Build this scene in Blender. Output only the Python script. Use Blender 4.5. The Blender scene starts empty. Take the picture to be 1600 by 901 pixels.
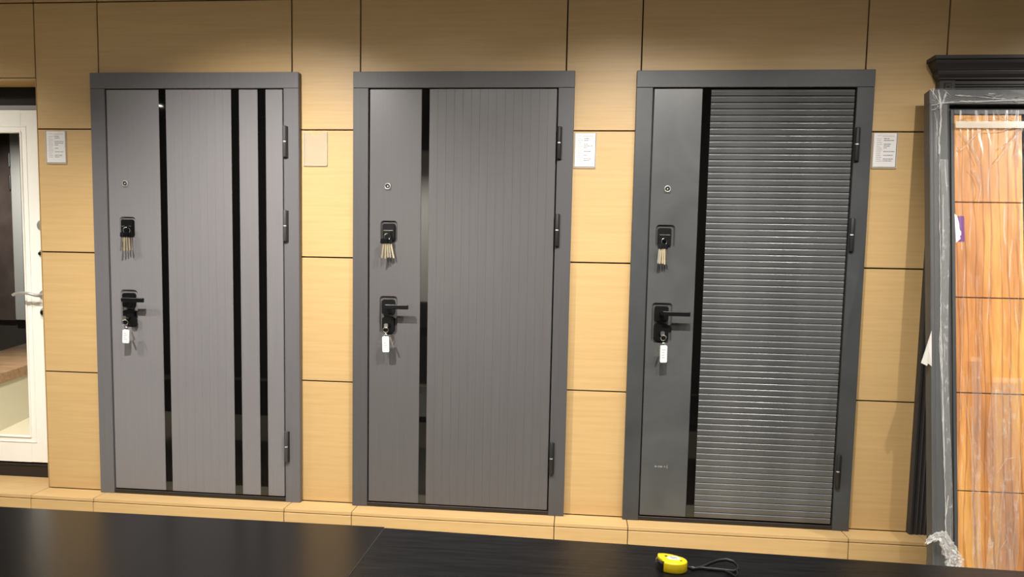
import bpy, bmesh, math, random
from mathutils import Vector, Matrix, noise
random.seed(7)
S = bpy.context.scene
COL = S.collection

# ---------------------------------------------------------------- camera
F_PX = 1121.69
R_ = Vector((0.99557, 0.09313, 0.02003)); W_ = Vector((-0.09146, 0.99250, -0.08101))
yaw, pitch, roll = 0.0919, 0.0811, 0.0201
def cam_axes(y, p, r):
    right = Vector((math.cos(y), math.sin(y), 0)); fwd = Vector((-math.sin(y)*math.cos(p), math.cos(y)*math.cos(p), -math.sin(p)))
    up = right.cross(fwd)
    return math.cos(r)*right + math.sin(r)*up, -math.sin(r)*right + math.cos(r)*up, fwd
rr, uu, ff = cam_axes(yaw, pitch, roll)
cd = bpy.data.cameras.new('camera'); cam = bpy.data.objects.new('camera', cd); COL.objects.link(cam)
M = Matrix((rr, uu, -ff)).transposed().to_4x4(); M.translation = Vector((2.3669, -3.3567, 1.1952)); cam.matrix_world = M
cd.sensor_width = 36; cd.lens = 36*F_PX/1600; cd.shift_y = 50/1600; cd.clip_start = 0.02
S.camera = cam

# ---------------------------------------------------------------- world, view, lights
wd = bpy.data.worlds.new('world'); S.world = wd; wd.use_nodes = True
wd.node_tree.nodes['Background'].inputs[0].default_value = (0.9, 0.92, 1.0, 1); wd.node_tree.nodes['Background'].inputs[1].default_value = 0.05
S.view_settings.view_transform = 'Standard'; S.view_settings.look = 'None'
S.view_settings.gamma = 1; S.view_settings.exposure = 0.0
#        x     y     z     watts  aim x  aim z
LAMPS = [(-0.95, -1.5, 2.60, 205, -1.02, 0.12),
         (0.90, -1.5, 2.60, 345, 0.98, 0.10),
         (1.70, -1.5, 2.60, 50, 1.65, 0.20),
         (2.60, -1.5, 2.60, 240, 2.50, 0.08),
         (3.05, -1.5, 2.60, 75, 3.05, 0.15),
         (3.80, -1.5, 2.60, 85, 3.80, 0.20),
         (5.30, -1.5, 2.60, 230, 4.9, 0.50)]
LAMP_COL = (1.0, 0.955, 0.90)
SPOT_ANGLE = math.radians(93)
def spot(x, y, z, w, ax, az, ay=0.0, col=LAMP_COL, ang=SPOT_ANGLE):
    l = bpy.data.lights.new('spot_lamp', 'SPOT'); l.energy = w; l.color = col; l.spot_size = ang; l.spot_blend = 1.0; l.shadow_soft_size = 0.018
    o = bpy.data.objects.new('spot_lamp', l); COL.objects.link(o)
    o.location = (x, y, z); o.rotation_euler = (Vector((ax, ay, az)) - Vector((x, y, z))).to_track_quat('-Z', 'Y').to_euler()
    return o
for a in LAMPS: spot(*a)
spot(-1.70, -3.40, 2.60, 90, -1.9, 0.2, -3.2)          # downlight reflected as a dot in the glass strip
spot(0.66, -3.30, 2.60, 500, 0.66, 1.1, -4.6, ang=math.radians(60))  # added lamp, brightens the door opposite for its reflection in the black glass
spot(-3.70, -3.10, 2.60, 420, -4.4, 1.3, -4.5, ang=math.radians(75))  # added lamp, brightens the brown door and grey frame shown in the mirror
spot(-1.45, -1.55, 2.60, 420, -2.1, -0.1, -1.8, ang=math.radians(62))  # added lamp, brightens the podium and cream floor shown in the mirror

al = bpy.data.lights.new('upper_wall_fill', 'AREA'); al.shape = 'RECTANGLE'; al.size = 7.0; al.size_y = 0.12; al.energy = 66; al.color = LAMP_COL  # soft fill without a fixture, added to lift the dark upper wall
ao = bpy.data.objects.new('upper_wall_fill', al); COL.objects.link(ao); ao.location = (1.6, -2.35, 2.742)

# ---------------------------------------------------------------- materials
def new_mat(name):
    m = bpy.data.materials.new(name); m.use_nodes = True
    return m, m.node_tree, m.node_tree.nodes['Principled BSDF']
def srgb(r, g, b):
    f = lambda c: (c/255/12.92) if c/255 <= 0.04045 else ((c/255+0.055)/1.055)**2.4
    return (f(r), f(g), f(b), 1)
def plain(name, col, rough=0.5, metal=0.0, spec=0.5, coat=0.0):
    m, nt, b = new_mat(name); b.inputs['Base Color'].default_value = col
    b.inputs['Roughness'].default_value = rough; b.inputs['Metallic'].default_value = metal
    b.inputs['Specular IOR Level'].default_value = spec; b.inputs['Coat Weight'].default_value = coat
    return m
def noisy(name, c1, c2, scale, rough, stretch=(1, 1, 1), detail=4, lo=0.35, hi=0.65, bump=0.0, c3=None, spec=0.5, rand=True, dist=0.0):
    """two or three colour noise on object coordinates, offset per object"""
    m, nt, b = new_mat(name); N = nt.nodes; L = nt.links
    tc = N.new('ShaderNodeTexCoord'); mp = N.new('ShaderNodeMapping'); mp.inputs['Scale'].default_value = stretch
    L.new(tc.outputs['Object'], mp.inputs['Vector'])
    if rand:
        oi = N.new('ShaderNodeObjectInfo'); mu = N.new('ShaderNodeMath'); mu.operation = 'MULTIPLY'; mu.inputs[1].default_value = 37.0
        L.new(oi.outputs['Random'], mu.inputs[0]); L.new(mu.outputs[0], mp.inputs['Location'])
    no = N.new('ShaderNodeTexNoise'); no.inputs['Scale'].default_value = scale; no.inputs['Detail'].default_value = detail
    no.inputs['Roughness'].default_value = 0.6; no.inputs['Distortion'].default_value = dist
    L.new(mp.outputs[0], no.inputs['Vector'])
    cr = N.new('ShaderNodeValToRGB'); cr.color_ramp.elements[0].position = lo; cr.color_ramp.elements[0].color = c1
    cr.color_ramp.elements[1].position = hi; cr.color_ramp.elements[1].color = c2
    if c3: e = cr.color_ramp.elements.new((lo+hi)/2); e.color = c3
    L.new(no.outputs['Fac'], cr.inputs[0]); L.new(cr.outputs[0], b.inputs['Base Color'])
    b.inputs['Roughness'].default_value = rough; b.inputs['Specular IOR Level'].default_value = spec
    if bump:
        bp = N.new('ShaderNodeBump'); bp.inputs['Strength'].default_value = bump; bp.inputs['Distance'].default_value = 0.002
        L.new(no.outputs['Fac'], bp.inputs['Height']); L.new(bp.outputs[0], b.inputs['Normal'])
    return m
M_oak = noisy('oak_laminate', (0.525, 0.345, 0.15, 1), (0.585, 0.395, 0.178, 1), 3.0, 0.42, (0.9, 6, 22), 5, 0.3, 0.7, 0.03, spec=0.4)
M_oak_core = plain('dark_joint', (0.035, 0.022, 0.014, 1), 0.9)
M_grey = noisy('warm_grey_film', (0.186, 0.179, 0.186, 1), (0.197, 0.190, 0.197, 1), 4, 0.32, (30, 4, 0.6), 3, 0.3, 0.7, 0.02, spec=0.5)
M_grey2 = noisy('taupe_grey_film', (0.100, 0.095, 0.096, 1), (0.108, 0.103, 0.104, 1), 4, 0.32, (30, 4, 0.6), 3, 0.3, 0.7, 0.02, spec=0.5)
M_conc = noisy('dark_concrete_film', (0.055, 0.058, 0.059, 1), (0.103, 0.105, 0.105, 1), 3.4, 0.28, (1, 1, 1), 6, 0.25, 0.75, 0.03, spec=0.75, rand=False, dist=0.4)
M_fr1 = noisy('warm_grey_casing_film', (0.128, 0.124, 0.130, 1), (0.138, 0.134, 0.140, 1), 4, 0.42, (30, 4, 0.6), 3, 0.3, 0.7, 0.02, spec=0.35)
M_fr2 = noisy('taupe_casing_film', (0.076, 0.073, 0.075, 1), (0.084, 0.081, 0.083, 1), 4, 0.42, (30, 4, 0.6), 3, 0.3, 0.7, 0.02, spec=0.35)
M_fr3 = noisy('dark_concrete_casing_film', (0.038, 0.041, 0.043, 1), (0.068, 0.071, 0.073, 1), 3.4, 0.40, (1, 1, 1), 6, 0.25, 0.75, 0.03, spec=0.4, rand=False, dist=0.4)
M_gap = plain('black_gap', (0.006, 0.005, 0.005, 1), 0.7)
M_glass = plain('black_glass', (0.003, 0.003, 0.003, 1), 0.03, spec=0.5); M_glass.node_tree.nodes['Principled BSDF'].inputs['IOR'].default_value = 1.75
M_black = plain('black_metal', (0.005, 0.005, 0.0055, 1), 0.35, spec=0.3)
M_hinge_g = plain('grey_hinge_paint', (0.055, 0.053, 0.053, 1), 0.5, spec=0.3)
M_hinge_b = plain('black_hinge_paint', (0.020, 0.020, 0.020, 1), 0.5, spec=0.3)
M_steel = plain('bright_steel', (0.85, 0.83, 0.78, 1), 0.18, 1.0)
M_washer = plain('bright_washer', (0.92, 0.9, 0.85, 1), 0.35, 0.2)
M_thresh = plain('black_threshold', (0.016, 0.013, 0.012, 1), 0.45)
M_brass = plain('key_brass', (0.62, 0.52, 0.34, 1), 0.32, 0.6)
M_nickel = plain('key_nickel', (0.55, 0.53, 0.48, 1), 0.28, 0.9)
M_tag = plain('white_tag_plastic', (0.80, 0.80, 0.78, 1), 0.25)
M_white = plain('white_door_paint', (0.92, 0.90, 0.82, 1), 0.3)
M_mirror = plain('mirror_silver', (0.82, 0.83, 0.80, 1), 0.01, 1.0)
M_paper = plain('white_paper', (0.74, 0.72, 0.70, 1), 0.7)
M_ink = plain('grey_print', (0.28, 0.25, 0.25, 1), 0.8)
M_inkred = plain('pink_print', (0.68, 0.48, 0.48, 1), 0.8)
M_inkd = plain('dark_handwriting', (0.09, 0.08, 0.11, 1), 0.8)
M_chrome = plain('satin_chrome', (0.50, 0.49, 0.46, 1), 0.32, 0.55)
M_portal = plain('charcoal_portal_paint', (0.036, 0.033, 0.033, 1), 0.42, spec=0.35)
M_lean = noisy('slate_frame_film', (0.062, 0.064, 0.065, 1), (0.085, 0.087, 0.088, 1), 3, 0.36, (20, 3, 0.8), 3, 0.3, 0.7, 0.02)
M_tbl_a = plain('satin_black_laminate', (0.008, 0.007, 0.007, 1), 0.24, spec=0.28)
M_tbl_b = noisy('black_wood_laminate', (0.003, 0.003, 0.0033, 1), (0.011, 0.011, 0.012, 1), 5, 0.32, (1.2, 14, 1), 5, 0.35, 0.7, 0.3, spec=0.2)
M_yellow = plain('yellow_plastic', (0.86, 0.62, 0.015, 1), 0.3)
M_rubber = plain('black_rubber', (0.012, 0.012, 0.013, 1), 0.5)
M_floor = plain('cream_floor_tile', (0.66, 0.60, 0.44, 1), 0.22)
M_ceil = plain('dark_ceiling_paint', (0.03, 0.028, 0.027, 1), 0.8)
M_wallf = plain('dark_wall_paint', (0.030, 0.025, 0.022, 1), 0.6)
M_brownd = noisy('dark_brown_leaf_film', (0.045, 0.033, 0.029, 1), (0.075, 0.056, 0.05, 1), 3, 0.5, (1, 1, 1), 4)
M_bench = noisy('brown_bench_wood', (0.22, 0.12, 0.055, 1), (0.46, 0.29, 0.16, 1), 4, 0.4, (1.2, 9, 9), 5, 0.3, 0.7)
M_lgrey = plain('light_grey_leaf_paint', (0.30, 0.30, 0.29, 1), 0.5)
M_purple = plain('purple_sticker', (0.16, 0.025, 0.20, 1), 0.35)
M_stk = plain('white_sticker', (0.85, 0.85, 0.80, 1), 0.35)

def wood_panel_mat():
    m, nt, b = new_mat('orange_walnut_veneer'); N = nt.nodes; L = nt.links
    tc = N.new('ShaderNodeTexCoord'); mp = N.new('ShaderNodeMapping'); mp.inputs['Scale'].default_value = (1, 1, 0.10)
    L.new(tc.outputs['Object'], mp.inputs['Vector'])
    n1 = N.new('ShaderNodeTexNoise'); n1.inputs['Scale'].default_value = 13; n1.inputs['Detail'].default_value = 3; n1.inputs['Distortion'].default_value = 0.6
    n2 = N.new('ShaderNodeTexNoise'); n2.inputs['Scale'].default_value = 95; n2.inputs['Detail'].default_value = 4
    L.new(mp.outputs[0], n1.inputs['Vector']); L.new(mp.outputs[0], n2.inputs['Vector'])
    wv = N.new('ShaderNodeTexWave'); wv.wave_type = 'BANDS'; wv.bands_direction = 'X'; wv.inputs['Scale'].default_value = 9.0
    wv.inputs['Distortion'].default_value = 7; wv.inputs['Detail'].default_value = 3; wv.inputs['Detail Scale'].default_value = 1.6
    L.new(mp.outputs[0], wv.inputs['Vector'])
    cr = N.new('ShaderNodeValToRGB'); e = cr.color_ramp.elements
    e[0].position = 0.30; e[0].color = (0.46, 0.175, 0.045, 1); e[1].position = 0.72; e[1].color = (0.90, 0.47, 0.11, 1)
    k = e.new(0.5); k.color = (0.70, 0.30, 0.07, 1)
    L.new(n1.outputs['Fac'], cr.inputs[0])
    cr2 = N.new('ShaderNodeValToRGB'); f = cr2.color_ramp.elements
    f[0].position = 0.0; f[0].color = (0.60, 0.50, 0.42, 1); f[1].position = 0.14; f[1].color = (1, 1, 1, 1)
    L.new(wv.outputs['Fac'], cr2.inputs[0])
    cr3 = N.new('ShaderNodeValToRGB'); g = cr3.color_ramp.elements
    g[0].position = 0.32; g[0].color = (0.78, 0.74, 0.70, 1); g[1].position = 0.6; g[1].color = (1, 1, 1, 1)
    L.new(n2.outputs['Fac'], cr3.inputs[0])
    m1 = N.new('ShaderNodeMixRGB'); m1.blend_type = 'MULTIPLY'; m1.inputs[0].default_value = 0.85
    L.new(cr.outputs[0], m1.inputs[1]); L.new(cr2.outputs[0], m1.inputs[2])
    m2 = N.new('ShaderNodeMixRGB'); m2.blend_type = 'MULTIPLY'; m2.inputs[0].default_value = 0.7
    L.new(m1.outputs[0], m2.inputs[1]); L.new(cr3.outputs[0], m2.inputs[2])
    L.new(m2.outputs[0], b.inputs['Base Color']); b.inputs['Roughness'].default_value = 0.4
    return m
M_wood = wood_panel_mat()

def film_mat(name, base, hazecol=(0.9, 0.9, 0.88, 1), rough=0.16, streak=0.0, scale=(6, 6, 1.2)):
    """clear plastic film: mostly transparent, glossy by fresnel, hazier where it is creased"""
    m = bpy.data.materials.new(name); m.use_nodes = True; nt = m.node_tree; N = nt.nodes; L = nt.links
    N.remove(N['Principled BSDF']); out = N['Material Output']
    tr = N.new('ShaderNodeBsdfTransparent'); pb = N.new('ShaderNodeBsdfPrincipled')
    pb.inputs['Base Color'].default_value = hazecol; pb.inputs['Roughness'].default_value = rough; pb.inputs['Specular IOR Level'].default_value = 0.9
    lw = N.new('ShaderNodeLayerWeight'); lw.inputs['Blend'].default_value = 0.35
    ma = N.new('ShaderNodeMath'); ma.operation = 'MULTIPLY_ADD'; ma.inputs[1].default_value = 0.30; ma.inputs[2].default_value = base; ma.use_clamp = True
    L.new(lw.outputs['Fresnel'], ma.inputs[0]); fac = ma.outputs[0]
    if streak:
        tc = N.new('ShaderNodeTexCoord'); mp = N.new('ShaderNodeMapping'); mp.inputs['Scale'].default_value = scale
        no = N.new('ShaderNodeTexNoise'); no.inputs['Scale'].default_value = 9; no.inputs['Detail'].default_value = 5; no.inputs['Distortion'].default_value = 1.2
        L.new(tc.outputs['Object'], mp.inputs['Vector']); L.new(mp.outputs[0], no.inputs['Vector'])
        cr = N.new('ShaderNodeValToRGB'); cr.color_ramp.elements[0].position = 0.55; cr.color_ramp.elements[0].color = (0, 0, 0, 1)
        cr.color_ramp.elements[1].position = 0.72; cr.color_ramp.elements[1].color = (streak, streak, streak, 1)
        L.new(no.outputs['Fac'], cr.inputs[0])
        ad = N.new('ShaderNodeMath'); ad.operation = 'ADD'; ad.use_clamp = True
        L.new(fac, ad.inputs[0]); L.new(cr.outputs[0], ad.inputs[1]); fac = ad.outputs[0]
    mx = N.new('ShaderNodeMixShader'); L.new(fac, mx.inputs[0]); L.new(tr.outputs[0], mx.inputs[1]); L.new(pb.outputs[0], mx.inputs[2])
    L.new(mx.outputs[0], out.inputs['Surface'])
    return m
M_film = film_mat('clear_wrap_film', 0.02, streak=0.10, scale=(5, 5, 1.0))
M_film_frame = film_mat('wrap_film_on_frame', 0.05, streak=0.03, scale=(10, 10, 0.8))
M_crease = film_mat('folded_film', 0.62, (0.95, 0.95, 0.93, 1), rough=0.2)
M_crease2 = film_mat('long_film_crease', 0.30, (0.95, 0.93, 0.88, 1), rough=0.2)
M_flap = film_mat('loose_film', 0.10, rough=0.22, streak=0.22, scale=(7, 7, 2.0))
M_milky = film_mat('doubled_wrap_film', 0.12, rough=0.2, streak=0.25, scale=(6, 6, 2.5))
M_tapef = film_mat('translucent_packing_tape', 0.45, (0.95, 0.93, 0.80, 1), 0.25)
M_acryl = film_mat('clear_acrylic', 0.0, rough=0.05)
M_crump = film_mat('crumpled_film', 0.22, rough=0.15, streak=0.4, scale=(8, 8, 8))

# ---------------------------------------------------------------- mesh helpers
def bx(bm, x0, x1, y0, y1, z0, z1, bev=0.0, seg=1):
    vs = [bm.verts.new((x, y, z)) for x in (x0, x1) for y in (y0, y1) for z in (z0, z1)]
    fs = [(0, 1, 3, 2), (4, 6, 7, 5), (0, 4, 5, 1), (2, 3, 7, 6), (0, 2, 6, 4), (1, 5, 7, 3)]
    F = [bm.faces.new([vs[i] for i in f]) for f in fs]
    if bev:
        es = list({e for f in F for e in f.edges})
        bmesh.ops.bevel(bm, geom=es, offset=bev, segments=seg, profile=0.5, affect='EDGES')
    return bm
def prism(bm, pts, y0, y1, axis='y'):
    """outline pts (a, b) extruded along an axis"""
    def P(a, b, t): return {'y': (a, t, b), 'x': (t, a, b), 'z': (a, b, t)}[axis]
    A = [bm.verts.new(P(a, b, y0)) for a, b in pts]; B = [bm.verts.new(P(a, b, y1)) for a, b in pts]
    n = len(pts); bm.faces.new(A); bm.faces.new(B[::-1])
    for i in range(n): bm.faces.new((A[i], B[i], B[(i+1) % n], A[(i+1) % n]))
    return bm
def frustum(bm, ptsA, ptsB, yA, yB):
    A = [bm.verts.new((a, yA, b)) for a, b in ptsA]; B = [bm.verts.new((a, yB, b)) for a, b in ptsB]
    n = len(A); bm.faces.new(A); bm.faces.new(B[::-1])
    for i in range(n): bm.faces.new((A[i], B[i], B[(i+1) % n], A[(i+1) % n]))
    return bm
def rrect(x0, x1, z0, z1, r, n=5):
    o = []
    for cx, cz, a0 in ((x1-r, z1-r, 0), (x0+r, z1-r, 90), (x0+r, z0+r, 180), (x1-r, z0+r, 270)):
        for k in range(n+1):
            a = math.radians(a0 + 90*k/n); o.append((cx + r*math.cos(a), cz + r*math.sin(a)))
    return o
def disc(cx, cz, r, n=20): return [(cx + r*math.cos(2*math.pi*k/n), cz + r*math.sin(2*math.pi*k/n)) for k in range(n)]
def tube(bm, pts, r, n=8, closed=False, flat=None):
    """tube of radius r (number or list) along points; flat=(a,b) gives a strap section"""
    pts = [Vector(p) for p in pts]; m = len(pts); rings = []
    for i, p in enumerate(pts):
        if closed: t = pts[(i+1) % m] - pts[i-1]
        else: t = pts[min(i+1, m-1)] - pts[max(i-1, 0)]
        t.normalize(); ref = Vector((0, 0, 1)) if abs(t.z) < 0.95 else Vector((0, 1, 0))
        u = t.cross(ref).normalized(); v = u.cross(t)
        R = r[i] if isinstance(r, (list, tuple)) else r
        sx, sz = flat if flat else (R, R)
        rings.append([bm.verts.new(p + u*sx*math.cos(2*math.pi*k/n) + v*sz*math.sin(2*math.pi*k/n)) for k in range(n)])
    for i in range(m if closed else m-1):
        A, B = rings[i], rings[(i+1) % m]
        for k in range(n): bm.faces.new((A[k], A[(k+1) % n], B[(k+1) % n], B[k]))
    if not closed: bm.faces.new(rings[0][::-1]); bm.faces.new(rings[-1])
    return bm
def mesh_of(name, bm, mat, smooth=False):
    bmesh.ops.recalc_face_normals(bm, faces=bm.faces[:])
    me = bpy.data.meshes.new(name); bm.to_mesh(me); bm.free(); me.materials.append(mat)
    if smooth:
        for p in me.polygons: p.use_smooth = True
        try: me.set_sharp_from_angle(angle=math.radians(40))
        except Exception: pass
    return me
def link(name, me, parent=None, loc=(0, 0, 0), rot=None):
    o = bpy.data.objects.new(name, me); COL.objects.link(o); o.location = loc
    if rot: o.rotation_euler = rot
    if parent: o.parent = parent
    return o
def obj(name, bm, mat, parent=None, loc=(0, 0, 0), rot=None, smooth=False):
    return link(name, mesh_of(name, bm, mat, smooth), parent, loc, rot)
def box(name, c, mat, parent=None, bev=0.0, loc=(0, 0, 0)):
    return obj(name, bx(bmesh.new(), *c, bev), mat, parent, loc)
def thing(name, label, cat, loc=(0, 0, 0), group=None, rot=None):
    o = bpy.data.objects.new(name, None); COL.objects.link(o); o.location = loc; o['label'] = label; o['category'] = cat
    o.empty_display_size = 0.05
    if rot: o.rotation_euler = rot
    if group: o['group'] = group
    return o
def tag(o, label, cat, group=None):
    o['label'] = label; o['category'] = cat
    if group: o['group'] = group
    return o
def struct(o): o['kind'] = 'structure'; return o
def cut(o, cutters):
    """boolean-cut bmesh solids out of an object and apply"""
    tmp = []; bpy.context.view_layer.update()
    for bm in cutters:
        me = mesh_of('cutter', bm, M_gap); c = bpy.data.objects.new('cutter', me); COL.objects.link(c); tmp.append(c)
        c.matrix_world = o.matrix_world
        md = o.modifiers.new('cut', 'BOOLEAN'); md.operation = 'DIFFERENCE'; md.solver = 'EXACT'; md.object = c
    bpy.context.view_layer.update()
    me = bpy.data.meshes.new_from_object(o.evaluated_get(bpy.context.evaluated_depsgraph_get()))
    o.modifiers.clear(); o.data = me
    while len(me.materials) > 1: me.materials.pop()
    for p in me.polygons: p.material_index = 0
    for c in tmp: bpy.data.objects.remove(c)

# ================================================================= ROOM (z = 0 is the ledge top, the floor is at -0.2)
FZ, CZ = -0.20, 2.75
XL, XR, YB, YF = -5.6, 6.2, 0.0, -4.6
struct(box('floor', (XL, XR, YF-0.1, 0.5, FZ-0.05, FZ), M_floor))
struct(box('ceiling', (XL, XR, YF-0.1, 0.5, CZ, CZ+0.05), M_ceil))
wf = struct(box('wall_front', (XL, XR, YF-0.1, YF, FZ, CZ), M_wallf))
struct(box('wall_left', (XL-0.1, XL, YF-0.1, 0.5, FZ, CZ), M_wallf))
struct(box('wall_right', (XR, XR+0.1, YF-0.1, 0.5, FZ, CZ), M_wallf))
# display wall: backing with the door niche at the left
NX0, NX1, NZ = -1.36, -0.303, 2.044
bm = bmesh.new()
bx(bm, NX1-0.0, XR, 0.013, 0.30, FZ, CZ); bx(bm, XL, NX0, 0.013, 0.30, FZ, CZ)
bx(bm, NX0, NX1, 0.013, 0.30, NZ, CZ); bx(bm, NX0, NX1, 0.20, 0.30, FZ, NZ); bx(bm, NX0, NX1, 0.013, 0.2, FZ, -0.022)
wall = struct(obj('wall_back', bm, M_oak_core))
G = 0.0031
seams = [-3.0, -2.35, NX0, -0.303, 0.024, 0.992, 1.323, 2.283, 2.620, 3.593, 3.929, 4.93, 5.26, XR]
def panel(x0, x1, z0, z1, name='panel'):
    w, h = (x1-x0)/2-G, (z1-z0)/2-G
    return obj(name, bx(bmesh.new(), -w, w, 0.0, 0.0125, -h, h, 0.0008), M_oak, wall, ((x0+x1)/2, 0, (z0+z1)/2))
rows = [0, 0.6, 1.2, 1.8, 2.4, CZ-0.003]
for a, b in zip(seams[:-1], seams[1:]):
    behind = (a, b) in ((0.024, 0.992), (1.323, 2.283), (2.620, 3.593))
    niche = (a, b) == (NX0, -0.303)
    for z0, z1 in zip(rows[:-1], rows[1:]):
        if behind and z1 <= 1.8: continue
        if niche and z1 <= 1.8: continue
        if niche and z0 == 1.8: z0 = NZ
        panel(a, b, z0, z1)
# niche reveals
box('reveal_panel', (NX1-0.0025, NX1-0.0003, 0.0005, 0.150, 0.002, NZ-0.012), M_oak, wall)
box('soffit_panel', (NX0+0.002, NX1-0.002, 0.0015, 0.135, NZ-0.011, NZ-0.001), M_oak, wall)
box('sill_panel', (NX0+0.002, NX1-0.002, 0.040, 0.150, -0.02, 0.0), M_oak, wall, 0.0008)
# ledge (plinth) that carries the doors: tiles on top and on the front
ledge = struct(box('trim_1', (XL, XR, -0.117, 0.012, FZ, -0.0165), M_oak_core))
for a, b in zip(seams[:-1], seams[1:]):
    y1 = 0.037 if (a, b) == (NX0, -0.303) else -0.0015
    w = (b-a)/2-0.0018
    obj('top_tile', bx(bmesh.new(), -w, w, -0.1215, y1, -0.016, 0.0, 0.0008), M_oak, ledge, ((a+b)/2, 0, 0))
    obj('front_tile', bx(bmesh.new(), -w, w, -0.125, -0.1175, FZ, -0.0195, 0.0008), M_oak, ledge, ((a+b)/2, 0, 0))

# ================================================================= THE THREE GREY DISPLAY DOORS
def vgrad(n): return n
def key(parent, x, z, ang, y, length=0.058, mat=M_brass, head=True, yaw=0.0):
    """a key hanging from (x, z); bow at the top, notched blade below"""
    b = bmesh.new()
    prism(b, [(-0.0040, -0.018), (0.0040, -0.018), (0.0040, -0.018-length*0.72), (0.0052, -0.018-length*0.78), (0.0036, -0.018-length*0.84), (0.0052, -0.018-length*0.92), (0.0, -0.018-length), (-0.0038, -0.018-length*0.9), (-0.0032, -0.018-length*0.7)], -0.0012, 0.0012)
    k = obj('key', b, mat, parent, (x, y, z), (0, ang, yaw))
    if head:
        h = bmesh.new(); prism(h, rrect(-0.0085, 0.0085, -0.022, 0.002, 0.006, 4), -0.0022, 0.0022); obj('key_head', h, M_black, k)
    return k
def ring(name, parent, c, r, mat=M_nickel, th=0.0012, rot=(0, 0, 0)):
    b = bmesh.new(); tube(b, [(r*math.cos(2*math.pi*i/20), 0, r*math.sin(2*math.pi*i/20)) for i in range(20)], th, 6, True)
    return obj(name, b, mat, parent, c, rot, True)

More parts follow.
